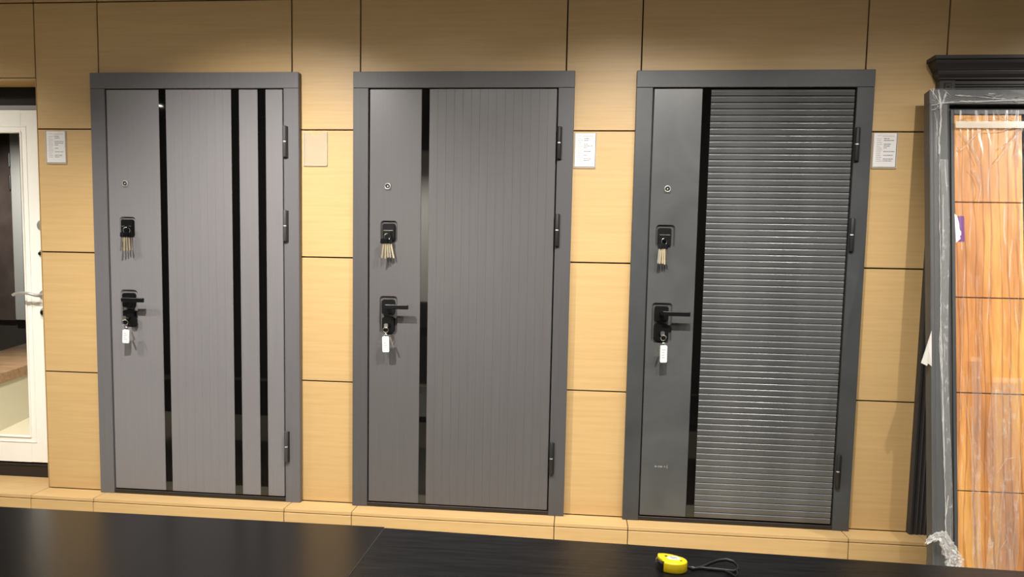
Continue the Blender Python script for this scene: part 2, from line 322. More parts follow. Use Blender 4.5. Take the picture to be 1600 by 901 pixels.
SLAT = None
def make_door(x0, W, label, leafmat, hingemat, layout, lock, names, frame_mat=None):
    frame_mat = frame_mat or leafmat
    d = thing('display_door', label, 'door', (x0, 0, 0))
    FY = -0.033; LY = -0.028; T = 0.076; ZT = 2.060; LZ1 = 1.981; LZ0 = 0.026
    # casing
    box('head_casing', (0, W, FY, -0.0005, LZ1+0.005, ZT), frame_mat, d, 0.0015)
    for a, b in ((0, T-0.003), (W-T+0.003, W)):
        box('side_casing', (a, b, FY, -0.0005, 0.0005, LZ1+0.0042), frame_mat, d, 0.0015)
    box('jamb', (T-0.003, W-T+0.003, -0.0105, -0.0005, 0.0005, LZ1+0.0048), M_gap, d)
    box('threshold', (T-0.0025, W-T+0.0025, -0.030, -0.011, 0.0005, LZ0-0.006), M_thresh, d, 0.001)
    leaf = box('leaf', (T+0.002, W-T-0.002, -0.0155, -0.0108, LZ0-0.001, LZ1), M_gap, d)
    for it in layout:
        kind, a, b = it[:3]
        if kind == 'plain':
            p = box('stile_panel', (a, b, LY, -0.0157, LZ0, LZ1), leafmat, leaf, 0.0018)
            if len(it) > 3:
                cs = []
                for (ca, cb, cz0, cz1) in it[3]:
                    c = bmesh.new(); frustum(c, rrect(ca, cb, cz0, cz1, 0.016), rrect(ca+0.0075, cb-0.0075, cz0+0.0075, cz1-0.0075, 0.012), LY-0.0008, LY+0.0100); cs.append(c)
                cut(p, cs)
        elif kind == 'glass':
            box('glass_strip', (a+0.0005, b-0.0005, LY+0.0015, -0.0157, LZ0, LZ1), M_glass, leaf)
        elif kind == 'boards':
            n = it[3]; w = (b-a)/n; b_ = bmesh.new(); bx(b_, 0.00005, w-0.00005, LY, -0.0157, LZ0, LZ1, 0.0004); me = mesh_of('board', b_, leafmat)
            for k in range(n): link('board', me, leaf, (a+k*w, 0, 0))
        elif kind == 'slats':
            n = it[3]; p = (LZ1-LZ0-0.004)/n; b_ = bmesh.new()
            zt_ = p*0.905; prof = [(-0.0157, 0.0), (LY+0.0025, 0.0)]
            y_, z_ = LY, zt_-0.0074; prof.append((y_, z_))
            for a_, h_ in ((10, 0.0017), (20, 0.0018), (32, 0.0022), (50, 0.0017)): y_ += h_*math.tan(math.radians(a_)); z_ += h_; prof.append((y_, z_))
            prof += [(-0.0157, zt_)]
            prism(b_, [(y, z) for y, z in prof], a+0.0015, b-0.001, 'x'); me = mesh_of('slat', b_, leafmat)
            for k in range(n): link('slat', me, leaf, (0, 0, LZ0+0.002+k*p))
    # hinges
    for z0, z1 in ((1.667, 1.811), (1.273, 1.419), (0.205, 0.355)):
        hx = W-T+0.0115; zm = (z0+z1)/2; b_ = bmesh.new()
        tube(b_, [(hx, -0.0415, zm+0.003), (hx, -0.0415, z1-0.003), (hx, -0.0415, z1)], [0.0098, 0.0098, 0.008], 14)
        tube(b_, [(hx, -0.0415, z0), (hx, -0.0415, z0+0.003), (hx, -0.0415, zm-0.003)], [0.008, 0.0098, 0.0098], 14)
        h = obj('hinge', b_, hingemat, d, smooth=True)
        box('hinge_shade_strip', (hx-0.005, hx+0.0135, -0.0400, -0.0325, z0-0.002, z1-0.002), M_gap, h)  # black strip standing in for the shade right of the barrel
        c_ = bmesh.new(); tube(c_, [(hx, -0.0415, zm-0.0029), (hx, -0.0415, zm+0.0029)], 0.0074, 14); obj('hinge_washer', c_, M_washer, h, smooth=True)
    # peephole
    px, pz = lock['peep']
    b_ = bmesh.new(); prism(b_, rrect(px-0.0165, px+0.0165, pz-0.0175, pz+0.0175, 0.010), LY-0.0028, LY+0.0003)
    pe = obj('peephole', b_, leafmat, d)
    b_ = bmesh.new(); tube(b_, [(px+0.0125*math.cos(a*math.pi/12), LY-0.0035, pz+0.0125*math.sin(a*math.pi/12)) for a in range(24)], 0.0024, 8, True); obj('bezel', b_, M_chrome, pe, smooth=True)
    b_ = bmesh.new(); prism(b_, disc(px, pz, 0.0105), LY-0.0036, LY-0.0025); obj('lens_ring', b_, M_black, pe)
    b_ = bmesh.new(); bmesh.ops.create_uvsphere(b_, u_segments=14, v_segments=8, radius=0.0052, matrix=Matrix.Translation((px, LY-0.003, pz))); obj('lens', b_, M_steel, pe, smooth=True)
    # upper lock
    a, b, z0, z1 = lock['upper']
    b_ = bmesh.new(); frustum(b_, rrect(a, b, z0, z1, 0.010), rrect(a+0.002, b-0.002, z0+0.002, z1-0.002, 0.009), LY+0.0095, LY-0.009)
    up = obj('lock_cover', b_, M_black, d, smooth=True)
    cx = (a+b)/2; cz = z0+(z1-z0)*0.42
    b_ = bmesh.new(); prism(b_, disc(cx, cz, 0.0135), LY-0.0115, LY-0.0092); obj('keyhole_ring', b_, M_black, up, smooth=True)
    b_ = bmesh.new(); bx(b_, a+0.007, b-0.007, LY-0.0125, LY-0.0092, z0+(z1-z0)*0.58, z0+(z1-z0)*0.62, 0.0008); obj('cover_rim', b_, M_nickel, up)
    # handle set
    a, b, z0, z1 = lock['rosette']; zc = z0+(z1-z0)*0.56; xc = (a+b)/2
    b_ = bmesh.new(); frustum(b_, rrect(a, b, z0, z1, 0.011), rrect(a+0.0015, b-0.0015, z0+0.0015, z1-0.0015, 0.010), LY+0.0095, LY-0.010)
    hs = obj('handle_rosette', b_, M_black, d, smooth=True)
    b_ = bmesh.new(); tube(b_, [(xc, LY-0.010, zc), (xc, LY-0.050, zc)], 0.0105, 14); obj('handle_neck', b_, M_black, hs, smooth=True)
    b_ = bmesh.new(); bx(b_, xc-0.001, lock['tip'], LY-0.062, LY-0.048, zc-0.0105, zc+0.0105, 0.0025, 2)
    obj('lever', b_, M_black, hs)
    a, b, z0, z1 = lock['cylinder']
    b_ = bmesh.new(); frustum(b_, rrect(a, b, z0, z1, 0.011), rrect(a+0.0015, b-0.0015, z0+0.0015, z1-0.0015, 0.010), LY+0.0095, LY-0.010)
    cyl = obj('cylinder_plate', b_, M_black, d, smooth=True)
    b_ = bmesh.new(); tube(b_, [((a+b)/2, LY-0.010, (z0+z1)/2), ((a+b)/2, LY-0.019, (z0+z1)/2)], 0.0115, 16); obj('lock_cylinder', b_, M_black, cyl, smooth=True)
    return d

emb = lambda o: [(o+0.131, o+0.214, 1.272, 1.378), (o+0.128, o+0.216, 0.838, 1.024)]
lockset = lambda o: dict(peep=(o+0.166, 1.537), upper=(o+0.1425, o+0.2025, 1.2805, 1.3655), rosette=(o+0.141, o+0.203, 0.936, 1.008), cylinder=(o+0.143, o+0.203, 0.851, 0.925), tip=o+0.281)
D1, D2, D3 = 0.0, 1.298, 2.600
door1 = make_door(D1, 1.036, 'warm grey metal door with three black glass strips, leftmost of the three grey doors', M_grey, M_hinge_g,
    [('plain', 0.079, 0.343, emb(0)), ('glass', 0.343, 0.379), ('boards', 0.379, 0.704, 8), ('glass', 0.704, 0.742), ('plain', 0.742, 0.834), ('glass', 0.834, 0.873), ('plain', 0.873, 0.956)],
    lockset(0.0), None, M_fr1)
door2 = make_door(D2, 1.026, 'taupe grey metal door with one black glass strip and fine vertical boards, middle of the three', M_grey2, M_hinge_b,
    [('plain', 0.079, 0.3245, emb(0)), ('glass', 0.3245, 0.361), ('boards', 0.361, 0.946, 15)], lockset(0.0), None, M_fr2)
o3 = -0.010
door3 = make_door(D3, 1.024, 'dark concrete grey door with horizontal fluted slats beside a black glass strip', M_conc, M_hinge_b,
    [('plain', 0.079, 0.292, [(o3+0.117, o3+0.205, 1.272, 1.378), (o3+0.112, o3+0.206, 0.838, 1.024)]), ('glass', 0.292, 0.3285), ('slats', 0.3285, 0.944, 70)],
    dict(peep=(0.153, 1.538), upper=(0.1165, 0.179, 1.283, 1.364), rosette=(0.114, 0.179, 0.939, 1.009), cylinder=(0.114, 0.182, 0.850, 0.927), tip=0.268), None, M_fr3)
# faint small print low on the third door's stile
b_ = bmesh.new()
for x, w, h in ((2.7405, 0.010, 0.008), (2.755, 0.007, 0.007), (2.764, 0.012, 0.008), (2.784, 0.006, 0.007), (2.796, 0.004, 0.016)):
    bx(b_, x-D3, x-D3+w, -0.0286, -0.0279, 0.261-h/2, 0.261+h/2)
obj('small_print', b_, plain('pale_print', (0.22, 0.22, 0.21, 1), 0.6), door3)

# ---------------------------------------------------------------- keys hanging from the locks
def bunch(x, z, label, leanx, n=5, spread=0.22, black=True):
    t = thing('key_bunch', label, 'keys', (x, -0.047, z), 'key bunches in the upper locks')
    b_ = bmesh.new(); prism(b_, rrect(-0.009, 0.009, -0.011, 0.011, 0.006, 4), -0.018, -0.014); bx(b_, -0.0022, 0.0022, -0.014, 0.006, -0.004, 0.004)
    obj('inserted_key', b_, M_black, t)
    ring('key_ring', t, (leanx*0.5, -0.016, -0.016), 0.0145, rot=(0.1, 0, 0.5))
    for k in range(n):
        u = (k-(n-1)/2)/((n-1)/2)
        key(t, leanx+u*0.0145, -0.026-0.002*abs(u), -u*spread+random.uniform(-.03, .03), -0.020+0.0050*k-0.008, 0.070+0.008*random.random(), M_brass if k % 4 else M_nickel, True, random.uniform(-0.5, 0.5))
    return t
bunch(D1+0.190, 1.327, 'brass key bunch hanging in the upper lock of the three-strip door', 0.000, 5, 0.12)
bunch(D2+0.178, 1.318, 'fanned key bunch hanging in the upper lock of the middle door', -0.008, 6, 0.20)
bunch(D3+0.148, 1.317, 'key bunch hanging in the upper lock of the slatted dark door', -0.010, 5, 0.10)
def tagkey(x, z, label, tx, tz, tilt, h, w, extra=True):
    t = thing('tagged_key', label, 'keys', (x, -0.055, z), 'tagged keys in the lower locks')
    b_ = bmesh.new(); prism(b_, rrect(-0.009, 0.009, -0.011, 0.011, 0.006, 4), -0.022, -0.018); bx(b_, -0.0022, 0.0022, -0.018, 0.0075, -0.004, 0.004)
    obj('inserted_key', b_, M_nickel, t)
    ring('key_ring', t, (tx*0.6, -0.026, -0.018), 0.0125, M_steel, 0.0016, (0.2, 0, 0.3))
    ring('tag_loop', t, (tx, -0.026, tz+0.003), 0.007, M_steel, 0.0012)
    b_ = bmesh.new(); prism(b_, rrect(-w/2, w/2, -h, 0.0, 0.005, 4), -0.0035, 0.0035); tg = obj('key_tag', b_, M_tag, t, (tx, -0.026, tz-0.002), (0.05, tilt, 0.15))
    b_ = bmesh.new()
    for k in range(4): bx(b_, -w*0.3, w*0.3-random.random()*w*0.3, -0.0040, -0.0034, -h*0.25-k*h*0.15-0.002, -h*0.25-k*h*0.15)
    obj('tag_print', b_, M_ink, tg)
    if extra: key(t, tx+0.012*extra, tz+0.010, -0.35*extra, -0.016, 0.05, M_nickel, False)
    return t
tagkey(D1+0.176, 0.886, 'white tagged key in the lower lock of the three-strip door', 0.012, -0.052, 0.06, 0.066, 0.031, 1)
b_ = bmesh.new(); prism(b_, rrect(0.190, 0.222, 0.842, 0.893, 0.014, 5), -0.0480, -0.0425)
bx(b_, 0.1955, 0.2, -0.0430, -0.0465, 0.884, 0.890)
sb = obj('spare_key', b_, M_black); tag(sb, 'black-headed spare key in the lower lock of the three-strip door', 'keys')
tagkey(D2+0.174, 0.886, 'white tagged key in the lower lock of the middle door', 0.000, -0.047, -0.02, 0.074, 0.031, 1)
tagkey(D3+0.150, 0.886, 'white tagged key in the lower lock of the slatted dark door', 0.006, -0.050, -0.02, 0.078, 0.031, -1)

# ---------------------------------------------------------------- price sheets in clear pockets
def holder(x0, x1, z0, z1, where, sheet):
    h = thing('sign_pocket', f'clear acrylic wall pocket {where}', 'sign holder', ((x0+x1)/2, 0, (z0+z1)/2), 'clear pockets on the oak panels')
    w, hh = (x1-x0)/2, (z1-z0)/2
    b_ = bmesh.new(); bx(b_, -w, w, -0.0022, -0.0006, -hh, hh, 0.0004); obj('back_sheet', b_, M_acryl, h)
    b_ = bmesh.new(); pts = [(-w, -hh), (w, -hh), (w, hh)]+[(0.020*math.cos(a), hh-0.016*math.sin(a)) for a in [i*math.pi/8 for i in range(9)]]+[(-w, hh)]
    prism(b_, pts, -0.0072, -0.0060); obj('front_sheet', b_, M_acryl if sheet else M_frost, h)
    b_ = bmesh.new()
    bx(b_, -w-0.0015, -w+0.002, -0.0074, -0.0006, -hh, hh); bx(b_, w-0.002, w+0.0015, -0.0074, -0.0006, -hh, hh); bx(b_, -w, w, -0.0085, -0.0006, -hh-0.003, -hh+0.0015)
    obj('edge_rim', b_, M_rim, h)
    if sheet:
        p = box('price_sheet', (-w+0.004, w-0.004, -0.0050, -0.0042, -hh+0.004, hh-0.003), M_paper); p.location = h.location
        tag(p, f'white printed price sheet {where}', 'paper', 'price sheets on the oak panels')
        rnd = random.Random(int(x0*100)); W = w-0.006
        b_ = bmesh.new(); c_ = bmesh.new(); e_ = bmesh.new()
        bx(c_, -W*0.75, -W*0.35, -0.0054, -0.0051, hh*0.80, hh*0.84); bx(c_, -W*0.25, W*0.85, -0.0054, -0.0051, hh*0.77, hh*0.82)
        for k in range(13):
            z = hh*(0.64-0.105*k)
            if z < -hh*0.75: break
            x = -W*0.80
            for _ in range(2):
                l = rnd.uniform(0.12, 0.3)*W; bx(b_, x, x+l, -0.0054, -0.0051, z-0.0008, z+0.0008); x += l+0.0015
            if k in (2, 6, 8, 10): continue
            x = -W*0.12; zz = z+0.001
            for _ in range(rnd.choice((2, 3, 4))):
                l = rnd.uniform(0.10, 0.34)*W; bx(e_, x, min(x+l, W*0.9), -0.0054, -0.0051, zz-0.0013, zz+0.0012); x += l+0.0018
                if x > W*0.75: break
        bx(b_, -W*0.2, W*0.8, -0.0054, -0.0051, -hh*0.60-0.0003, -hh*0.60+0.0004)
        obj('printed_lines', b_, M_ink, p); obj('red_heading', c_, M_inkred, p); obj('handwriting', e_, M_inkd, p)
M_frost = film_mat('hazy_acrylic', 0.16, (0.75, 0.66, 0.55, 1), 0.35)
M_rim = film_mat('acrylic_edge', 0.35, (0.9, 0.85, 0.75, 1), 0.1)
holder(-0.257, -0.153, 1.634, 1.791, 'between the white mirrored door and the three-strip door', True)
holder(1.050, 1.163, 1.634, 1.790, 'standing empty between the three-strip door and the middle door', False)
holder(2.328, 2.427, 1.634, 1.791, 'between the middle door and the slatted dark door', True)
holder(3.640, 3.743, 1.643, 1.796, 'to the right of the slatted dark door', True)

# ================================================================= WHITE MIRRORED DOOR IN THE NICHE
wdoor = thing('mirror_door', 'white door with a long mirror pane and chrome lever, recessed in the left niche', 'door', (NX0, 0, 0))
LX0, LX1 = -1.285-NX0, -0.345-NX0
LYW = 0.140
NW = NX1-NX0
box('frame_head', (0.012, NW-0.012, 0.150, 0.198, 1.945, NZ-0.012), M_gap, wdoor)
for a, b in ((0.001, LX0-0.004), (LX1+0.004, NW-0.0035)): box('frame_jamb', (a, b, 0.152, 0.198, 0.001, 1.944), M_gap, wdoor)
box('frame_head_strip', (0.013, NW-0.0035, 0.145, 0.1515, 1.923, 1.944), M_lgrey, wdoor)
b_ = bmesh.new(); bx(b_, 0.002, NW-0.0035, 0.152, 0.198, -0.019, 0.070, 0.002); bx(b_, 0.002, NW-0.0035, 0.146, 0.1535, 0.060, 0.072, 0.002); obj('threshold', b_, M_thresh, wdoor)
PX0, PX1, PZ0, PZ1 = -1.118-NX0, -0.508-NX0, 0.222, 1.808
b_ = bmesh.new()
bx(b_, LX0, PX0-0.001, LYW, 0.196, 0.083, 1.920, 0.002); bx(b_, PX1+0.001, LX1, LYW, 0.196, 0.083, 1.920, 0.002)
bx(b_, PX0-0.001, PX1+0.001, LYW, 0.196, 0.083, PZ0-0.001, 0.0); bx(b_, PX0-0.001, PX1+0.001, LYW, 0.196, PZ1+0.001, 1.920, 0.0)
wleaf = obj('leaf', b_, M_white, wdoor)
def bead(e, r, yy):
    b_ = bmesh.new(); x0, x1, z0, z1 = PX0-e, PX1+e, PZ0-e, PZ1+e
    for s, t in (((x0, z0), (x1, z0)), ((x1, z0), (x1, z1)), ((x1, z1), (x0, z1)), ((x0, z1), (x0, z0))):
        tube(b_, [(s[0], yy, s[1]), (t[0], yy, t[1])], r, 8)
    return b_
obj('inner_bead', bead(0.002, 0.0055, LYW-0.001), M_white, wleaf, smooth=True)
obj('outer_bead', bead(0.030, 0.0038, LYW), M_white, wleaf, smooth=True)
box('mirror_pane', (PX0, PX1, 0.1445, 0.1500, PZ0, PZ1), M_mirror, wdoor)
hx = -0.401-NX0
def rose(name, z, r, parent, m=M_chrome):
    b_ = bmesh.new(); tube(b_, [(hx, LYW+0.001, z), (hx, LYW-0.008, z), (hx, LYW-0.011, z)], [r, r, r*0.8], 24); return obj(name, b_, m, parent, smooth=True)
rose('upper_lock_rose', 1.335, 0.028, wdoor)
kr = rose('keyhole_rose', 1.190, 0.022, wdoor); b_ = bmesh.new(); prism(b_, disc(hx-0.012, 1.190, 0.009), LYW-0.014, LYW-0.0105); obj('keyhole', b_, M_black, kr)
hr = rose('lever_rose', 0.975, 0.027, wdoor)
b_ = bmesh.new()
tube(b_, [(hx, LYW-0.010, 0.975), (hx, LYW-0.045, 0.975), (hx-0.012, LYW-0.056, 0.977), (hx-0.05, LYW-0.058, 0.986), (hx-0.09, LYW-0.056, 0.988), (hx-0.125, LYW-0.054, 0.981), (hx-0.136, LYW-0.053, 0.974)], [0.009, 0.009, 0.0085, 0.0075, 0.0068, 0.0068, 0.0075], 12)
obj('lever', b_, M_chrome, hr, smooth=True)
cr_ = rose('cylinder_rose', 0.885, 0.026, wdoor); b_ = bmesh.new(); tube(b_, [(hx, LYW-0.011, 0.885), (hx, LYW-0.024, 0.885)], 0.012, 16); obj('thumb_turn', b_, M_black, cr_, smooth=True)

# ================================================================= PORTAL DOOR WITH CORNICE (on the wall, right)
PX = 3.888; PWd = 1.05
por = thing('portal_door', 'charcoal door surround with moulded cornice and corner rosette behind the wrapped door', 'door', (PX, 0, 0))
def fluted(x0, x1, z0, z1, n, parent, vertical=True):
    b_ = bmesh.new()
    w = (x1-x0) if vertical else (z1-z0)
    prof = [(0, -0.0005), (0, -0.030), (0.004, -0.034), (0.013, -0.034)]
    s = (w-0.032)/n
    for k in range(n):
        a = 0.016+k*s
        prof += [(a+0.0005, -0.030), (a+s*0.25, -0.0275), (a+s*0.75, -0.0275), (a+s-0.0005, -0.030), (a+s, -0.034)] if k == n-1 else [(a+0.0005, -0.030), (a+s*0.3, -0.0275), (a+s*0.7, -0.0275), (a+s-0.001, -0.033)]
    prof += [(w-0.012, -0.034), (w-0.004, -0.034), (w, -0.030), (w, -0.0005)]
    if vertical: prism(b_, [(x0+a, y) for a, y in prof], z0, z1, 'z')
    else: prism(b_, [(y, z0+a) for a, y in prof], x0, x1, 'x')
    return b_
obj('pilaster', fluted(0.0, 0.105, 0.0005, 1.948, 4, por), M_portal, por)
obj('pilaster', fluted(PWd-0.105, PWd, 0.0005, 1.948, 4, por), M_portal, por)
obj('frieze', fluted(0.066, PWd-0.066, 1.950, 2.012, 3, por, False), M_portal, por)
for a in (0.0, PWd-0.0655):
    b_ = bmesh.new(); bx(b_, a, a+0.0655, -0.037, -0.0005, 1.950, 2.012, 0.002)
    cb = obj('corner_block', b_, M_portal, por); cx, cz = a+0.034, 1.984
    b_ = bmesh.new(); frustum(b_, rrect(cx-0.016, cx+0.016, cz-0.016, cz+0.016, 0.001, 1), rrect(cx-0.011, cx+0.011, cz-0.011, cz+0.011, 0.001, 1), -0.0368, -0.043)
    bmesh.ops.create_uvsphere(b_, u_segments=10, v_segments=6, radius=0.006, matrix=Matrix.Translation((cx, -0.0425, cz)))
    obj('rosette', b_, M_portal, cb)
box('inner_leaf', (0.1055, PWd-0.1055, -0.020, -0.0005, 0.0005, 1.9495), M_portal, por, 0.001)
# cornice: moulded profile swept round left return, front and right return
prof = [(0.000, 2.0125), (0.004, 2.016), (0.004, 2.021), (0.008, 2.024), (0.014, 2.034), (0.0155, 2.045), (0.0155, 2.050), (0.020, 2.051), (0.021, 2.056), (0.027, 2.068), (0.033, 2.077), (0.0345, 2.086), (0.0345, 2.0885), (0.041, 2.090), (0.043, 2.093), (0.043, 2.106), (0.0, 2.1065)]
b_ = bmesh.new(); sec = []
for corner in range(4):
    ring_ = []
    for o, z in prof:
        x = (-o) if corner < 2 else PWd+o
        y = -0.0005 if corner in (0, 3) else -0.037-o
        ring_.append(b_.verts.new((x, y, z)))
    sec.append(ring_)
n = len(prof)
for c in range(3):
    for k in range(n-1): b_.faces.new((sec[c][k], sec[c][k+1], sec[c+1][k+1], sec[c+1][k]))
top = [s[n-2] for s in sec]
bx(b_, 0.001, PWd-0.001, -0.036, -0.0005, 2.0124, 2.1055)
obj('cornice', b_, M_portal, por)

# ================================================================= WRAPPED LEANING DOOR
TH = math.atan(0.153); LX = 3.811
ln = thing('wrapped_door', 'plastic-wrapped door with orange walnut panels in a slate frame leaning at the right', 'door', (LX, -0.4506, FZ), rot=(-TH, 0, 0))
B0 = 0.0082; LW = 1.05; LT = 2.178
vz = lambda z: (z-FZ)/math.cos(TH)
b_ = bmesh.new(); prism(b_, [(0.0, 0.0495), (0.0, 0.004), (0.003, 0.0), (0.012, 0.0), (0.0145, 0.0025), (0.0165, 0.0), (0.070, 0.0), (0.0735, 0.003), (0.0735, 0.0495)], B0, LT-0.0635, 'z'); obj('side_frame', b_, M_lean, ln)
b_ = bmesh.new(); prism(b_, [(LW-0.0735, 0.0495), (LW-0.0735, 0.003), (LW-0.07, 0.0), (LW-0.003, 0.0), (LW, 0.004), (LW, 0.0495)], B0, LT-0.0635, 'z'); obj('side_frame', b_, M_lean, ln)
b_ = bmesh.new(); bx(b_, 0, LW, 0.0, 0.0495, LT-0.063, LT, 0.002); obj('head_frame', b_, M_lean, ln)
lf = box('leaf', (0.074, LW-0.074, 0.030, 0.0490, B0+0.002, LT-0.0645), M_gap, ln)
for a, b in ((0.0875, 0.1005), (LW-0.0975, LW-0.0845)):
    box('leaf_edge', (a, b, 0.006, 0.0298, B0+0.004, LT-0.084), M_lean, lf, 0.0012)
box('leaf_edge', (0.1007, LW-0.0977, 0.006, 0.0298, LT-0.1035, LT-0.084), M_lean, lf, 0.001)
grooves = [B0+0.006, vz(0.313)-0.395, vz(0.313), vz(0.703), vz(1.089), vz(1.482), LT-0.1045]
grooves = sorted(grooves)
for x0, x1 in ((0.1013, 0.3690), (0.3830, LW-0.0985)):
    for z0, z1 in zip(grooves[:-1], grooves[1:]):
        if z1-z0 < 0.02: continue
        box('veneer_panel', (x0, x1, 0.0085, 0.0295, z0+0.0022, z1-0.0022), M_wood, lf, 0.0012)
box('inlay_strip', (0.3697, 0.3823, 0.0120, 0.0295, grooves[0], grooves[-1]), M_glass, lf)
# sticker at the leaf edge
b_ = bmesh.new(); prism(b_, rrect(0.100, 0.137, vz(1.318), vz(1.424), 0.004, 3), 0.0070, 0.0078); st = obj('purple_sticker', b_, M_purple, ln)
b_ = bmesh.new()
zc0, zc1 = vz(1.316), vz(1.426)
prism(b_, [(0.0985, zc1+0.006), (0.108, zc1), (0.1155, zc1-0.03), (0.1185, zc1-0.06), (0.1235, zc1-0.067), (0.1240, zc1-0.082), (0.1190, zc1-0.086), (0.1215, zc1-0.098), (0.1140, zc0+0.006), (0.1030, zc0-0.004)], 0.0055, 0.0066); obj('white_swoosh', b_, M_stk, st)
# clear film over the veneer, creased
def film(name, x0, x1, z0, z1, w, amp, nx, nz, mat, parent, fx, fz, seed=0.0, thick=0.0, shape=None):
    b_ = bmesh.new(); V = []
    for j in range(nz+1):
        row = []
        for i in range(nx+1):
            x = x0+(x1-x0)*i/nx; z = z0+(z1-z0)*j/nz
            q = noise.noise(Vector((x*fx+seed, z*fz, seed)))+0.5*noise.noise(Vector((x*fx*2.3, z*fz*2.1+seed, 3.1)))
            r = 1-abs(q)*2.2
            y = w-amp*max(0, r)
            if shape: x, y, z = shape(x, y, z, i/nx, j/nz)
            row.append(b_.verts.new((x, y, z)))
        V.append(row)
    for j in range(nz):
        for i in range(nx): b_.faces.new((V[j][i], V[j][i+1], V[j+1][i+1], V[j+1][i]))
    o = obj(name, b_, mat, parent, smooth=True)
    return o
film('wrap_film', 0.0985, LW-0.095, B0+0.01, LT-0.088, 0.0035, 0.0028, 190, 240, M_film, ln, 26, 3.2, 1.7)
film('frame_film', -0.002, 0.078, B0+0.002, LT-0.002, -0.0012, 0.0022, 24, 200, M_film_frame, ln, 20, 2.0, 5.2)
film('doubled_film', 0.040, 0.071, B0+0.10, LT-0.30, -0.0040, 0.0025, 10, 160, M_milky, ln, 40, 3.0, 8.2, shape=lambda x, y, z, a, b: (x+0.006*math.sin(b*9)-0.004*b, y, z))
film('head_film', 0.0, LW, LT-0.062, LT+0.004, -0.0015, 0.004, 200, 18, M_film_frame, ln, 6, 22, 9.2)
# folds: narrow ribbons of doubled film
def fold(pts, w, name='film_fold', mat=None, n=28, wob=0.002):
    b_ = bmesh.new(); P = [Vector(p) for p in pts]; L_ = []
    for i in range(n+1):
        t = i/n*(len(P)-1); k = min(int(t), len(P)-2); f = t-k; p = P[k].lerp(P[k+1], f)
        jx = wob*noise.noise(Vector((i*0.9, w*900, P[0].x*40))); ww = w*(0.45+0.75*abs(noise.noise(Vector((i*0.37, P[0].z*9, w*50)))+0.35))
        d = (P[k+1]-P[k]).normalized(); s = Vector((d.z, 0, -d.x))
        c = p+s*jx
        L_.append((b_.verts.new(c-s*ww/2), b_.verts.new(c+Vector((0, -0.0022-0.002*abs(noise.noise(Vector((i*0.8, 2, w*99)))), 0))), b_.verts.new(c+s*ww/2)))
    for a, b in zip(L_[:-1], L_[1:]):
        b_.faces.new((a[0], a[1], b[1], b[0])); b_.faces.new((a[1], a[2], b[2], b[1]))
    return obj(name, b_, mat or M_crease, ln, smooth=True)
yw = -0.0035
fold([(0.034, yw, LT-0.002), (0.043, yw, 2.115), (0.043, yw, 2.04), (0.037, yw, 1.97), (0.036, yw, 1.90)], 0.0085)
fold([(0.004, yw, LT), (0.022, yw, 2.150), (0.040, yw, 2.118)], 0.006)
fold([(0.066, yw, 2.165), (0.055, yw, 2.13), (0.043, yw, 2.11)], 0.008)
fold([(0.004, yw, 2.110), (0.024, yw, 2.112), (0.043, yw, 2.118), (0.12, yw, 2.124), (0.40, yw, 2.131), (0.7, yw, 2.128), (LW-0.01, yw, 2.124)], 0.007, n=110)
fold([(0.005, yw, 2.088), (0.022, yw, 2.092), (0.034, yw, 2.106)], 0.006)
fold([(0.10, yw, 2.152), (0.18, yw, 2.146), (0.30, yw, 2.134), (0.6, yw, 2.138), (LW-0.02, yw, 2.142)], 0.006, n=90)
fold([(0.018, yw, 2.08), (0.026, yw, 2.02), (0.034, yw, 1.93)], 0.003)
fold([(0.037, yw, 1.90), (0.035, yw, 1.70), (0.038, yw, 1.45), (0.036, yw, 1.20), (0.043, yw, 0.9), (0.047, yw, 0.62)], 0.0040, n=90)
fold([(0.036, yw, 1.20), (0.030, yw, 1.10), (0.040, yw, 0.95), (0.044, yw, 0.66), (0.050, yw, 0.45), (0.046, yw, 0.25)], 0.0035, n=70)
fold([(0.060, yw, 0.50), (0.048, yw, 0.40), (0.052, yw, 0.28)], 0.0030)
rc = random.Random(21)
for k in range(26):                      # short crinkles at the top left corner, along the head and above the tape
    if k < 10: cx, cz, an = rc.uniform(0.006, 0.07), rc.uniform(2.085, 2.172), rc.uniform(0, math.pi)
    elif k < 17: cx, cz, an = rc.uniform(0.08, 0.36), rc.uniform(2.122, 2.160), rc.uniform(-0.35, 0.35)
    else: cx, cz, an = rc.uniform(0.115, 0.35), rc.uniform(2.045, 2.066), rc.uniform(-0.7, 0.7)
    l = rc.uniform(0.008, 0.022)
    fold([(cx-l*math.cos(an), yw, cz-l*math.sin(an)), (cx, yw, cz+rc.uniform(-.002, .002)), (cx+l*math.cos(an), yw, cz+l*math.sin(an))], rc.uniform(0.002, 0.0038), n=10, name='film_crinkle')
yw = -0.004
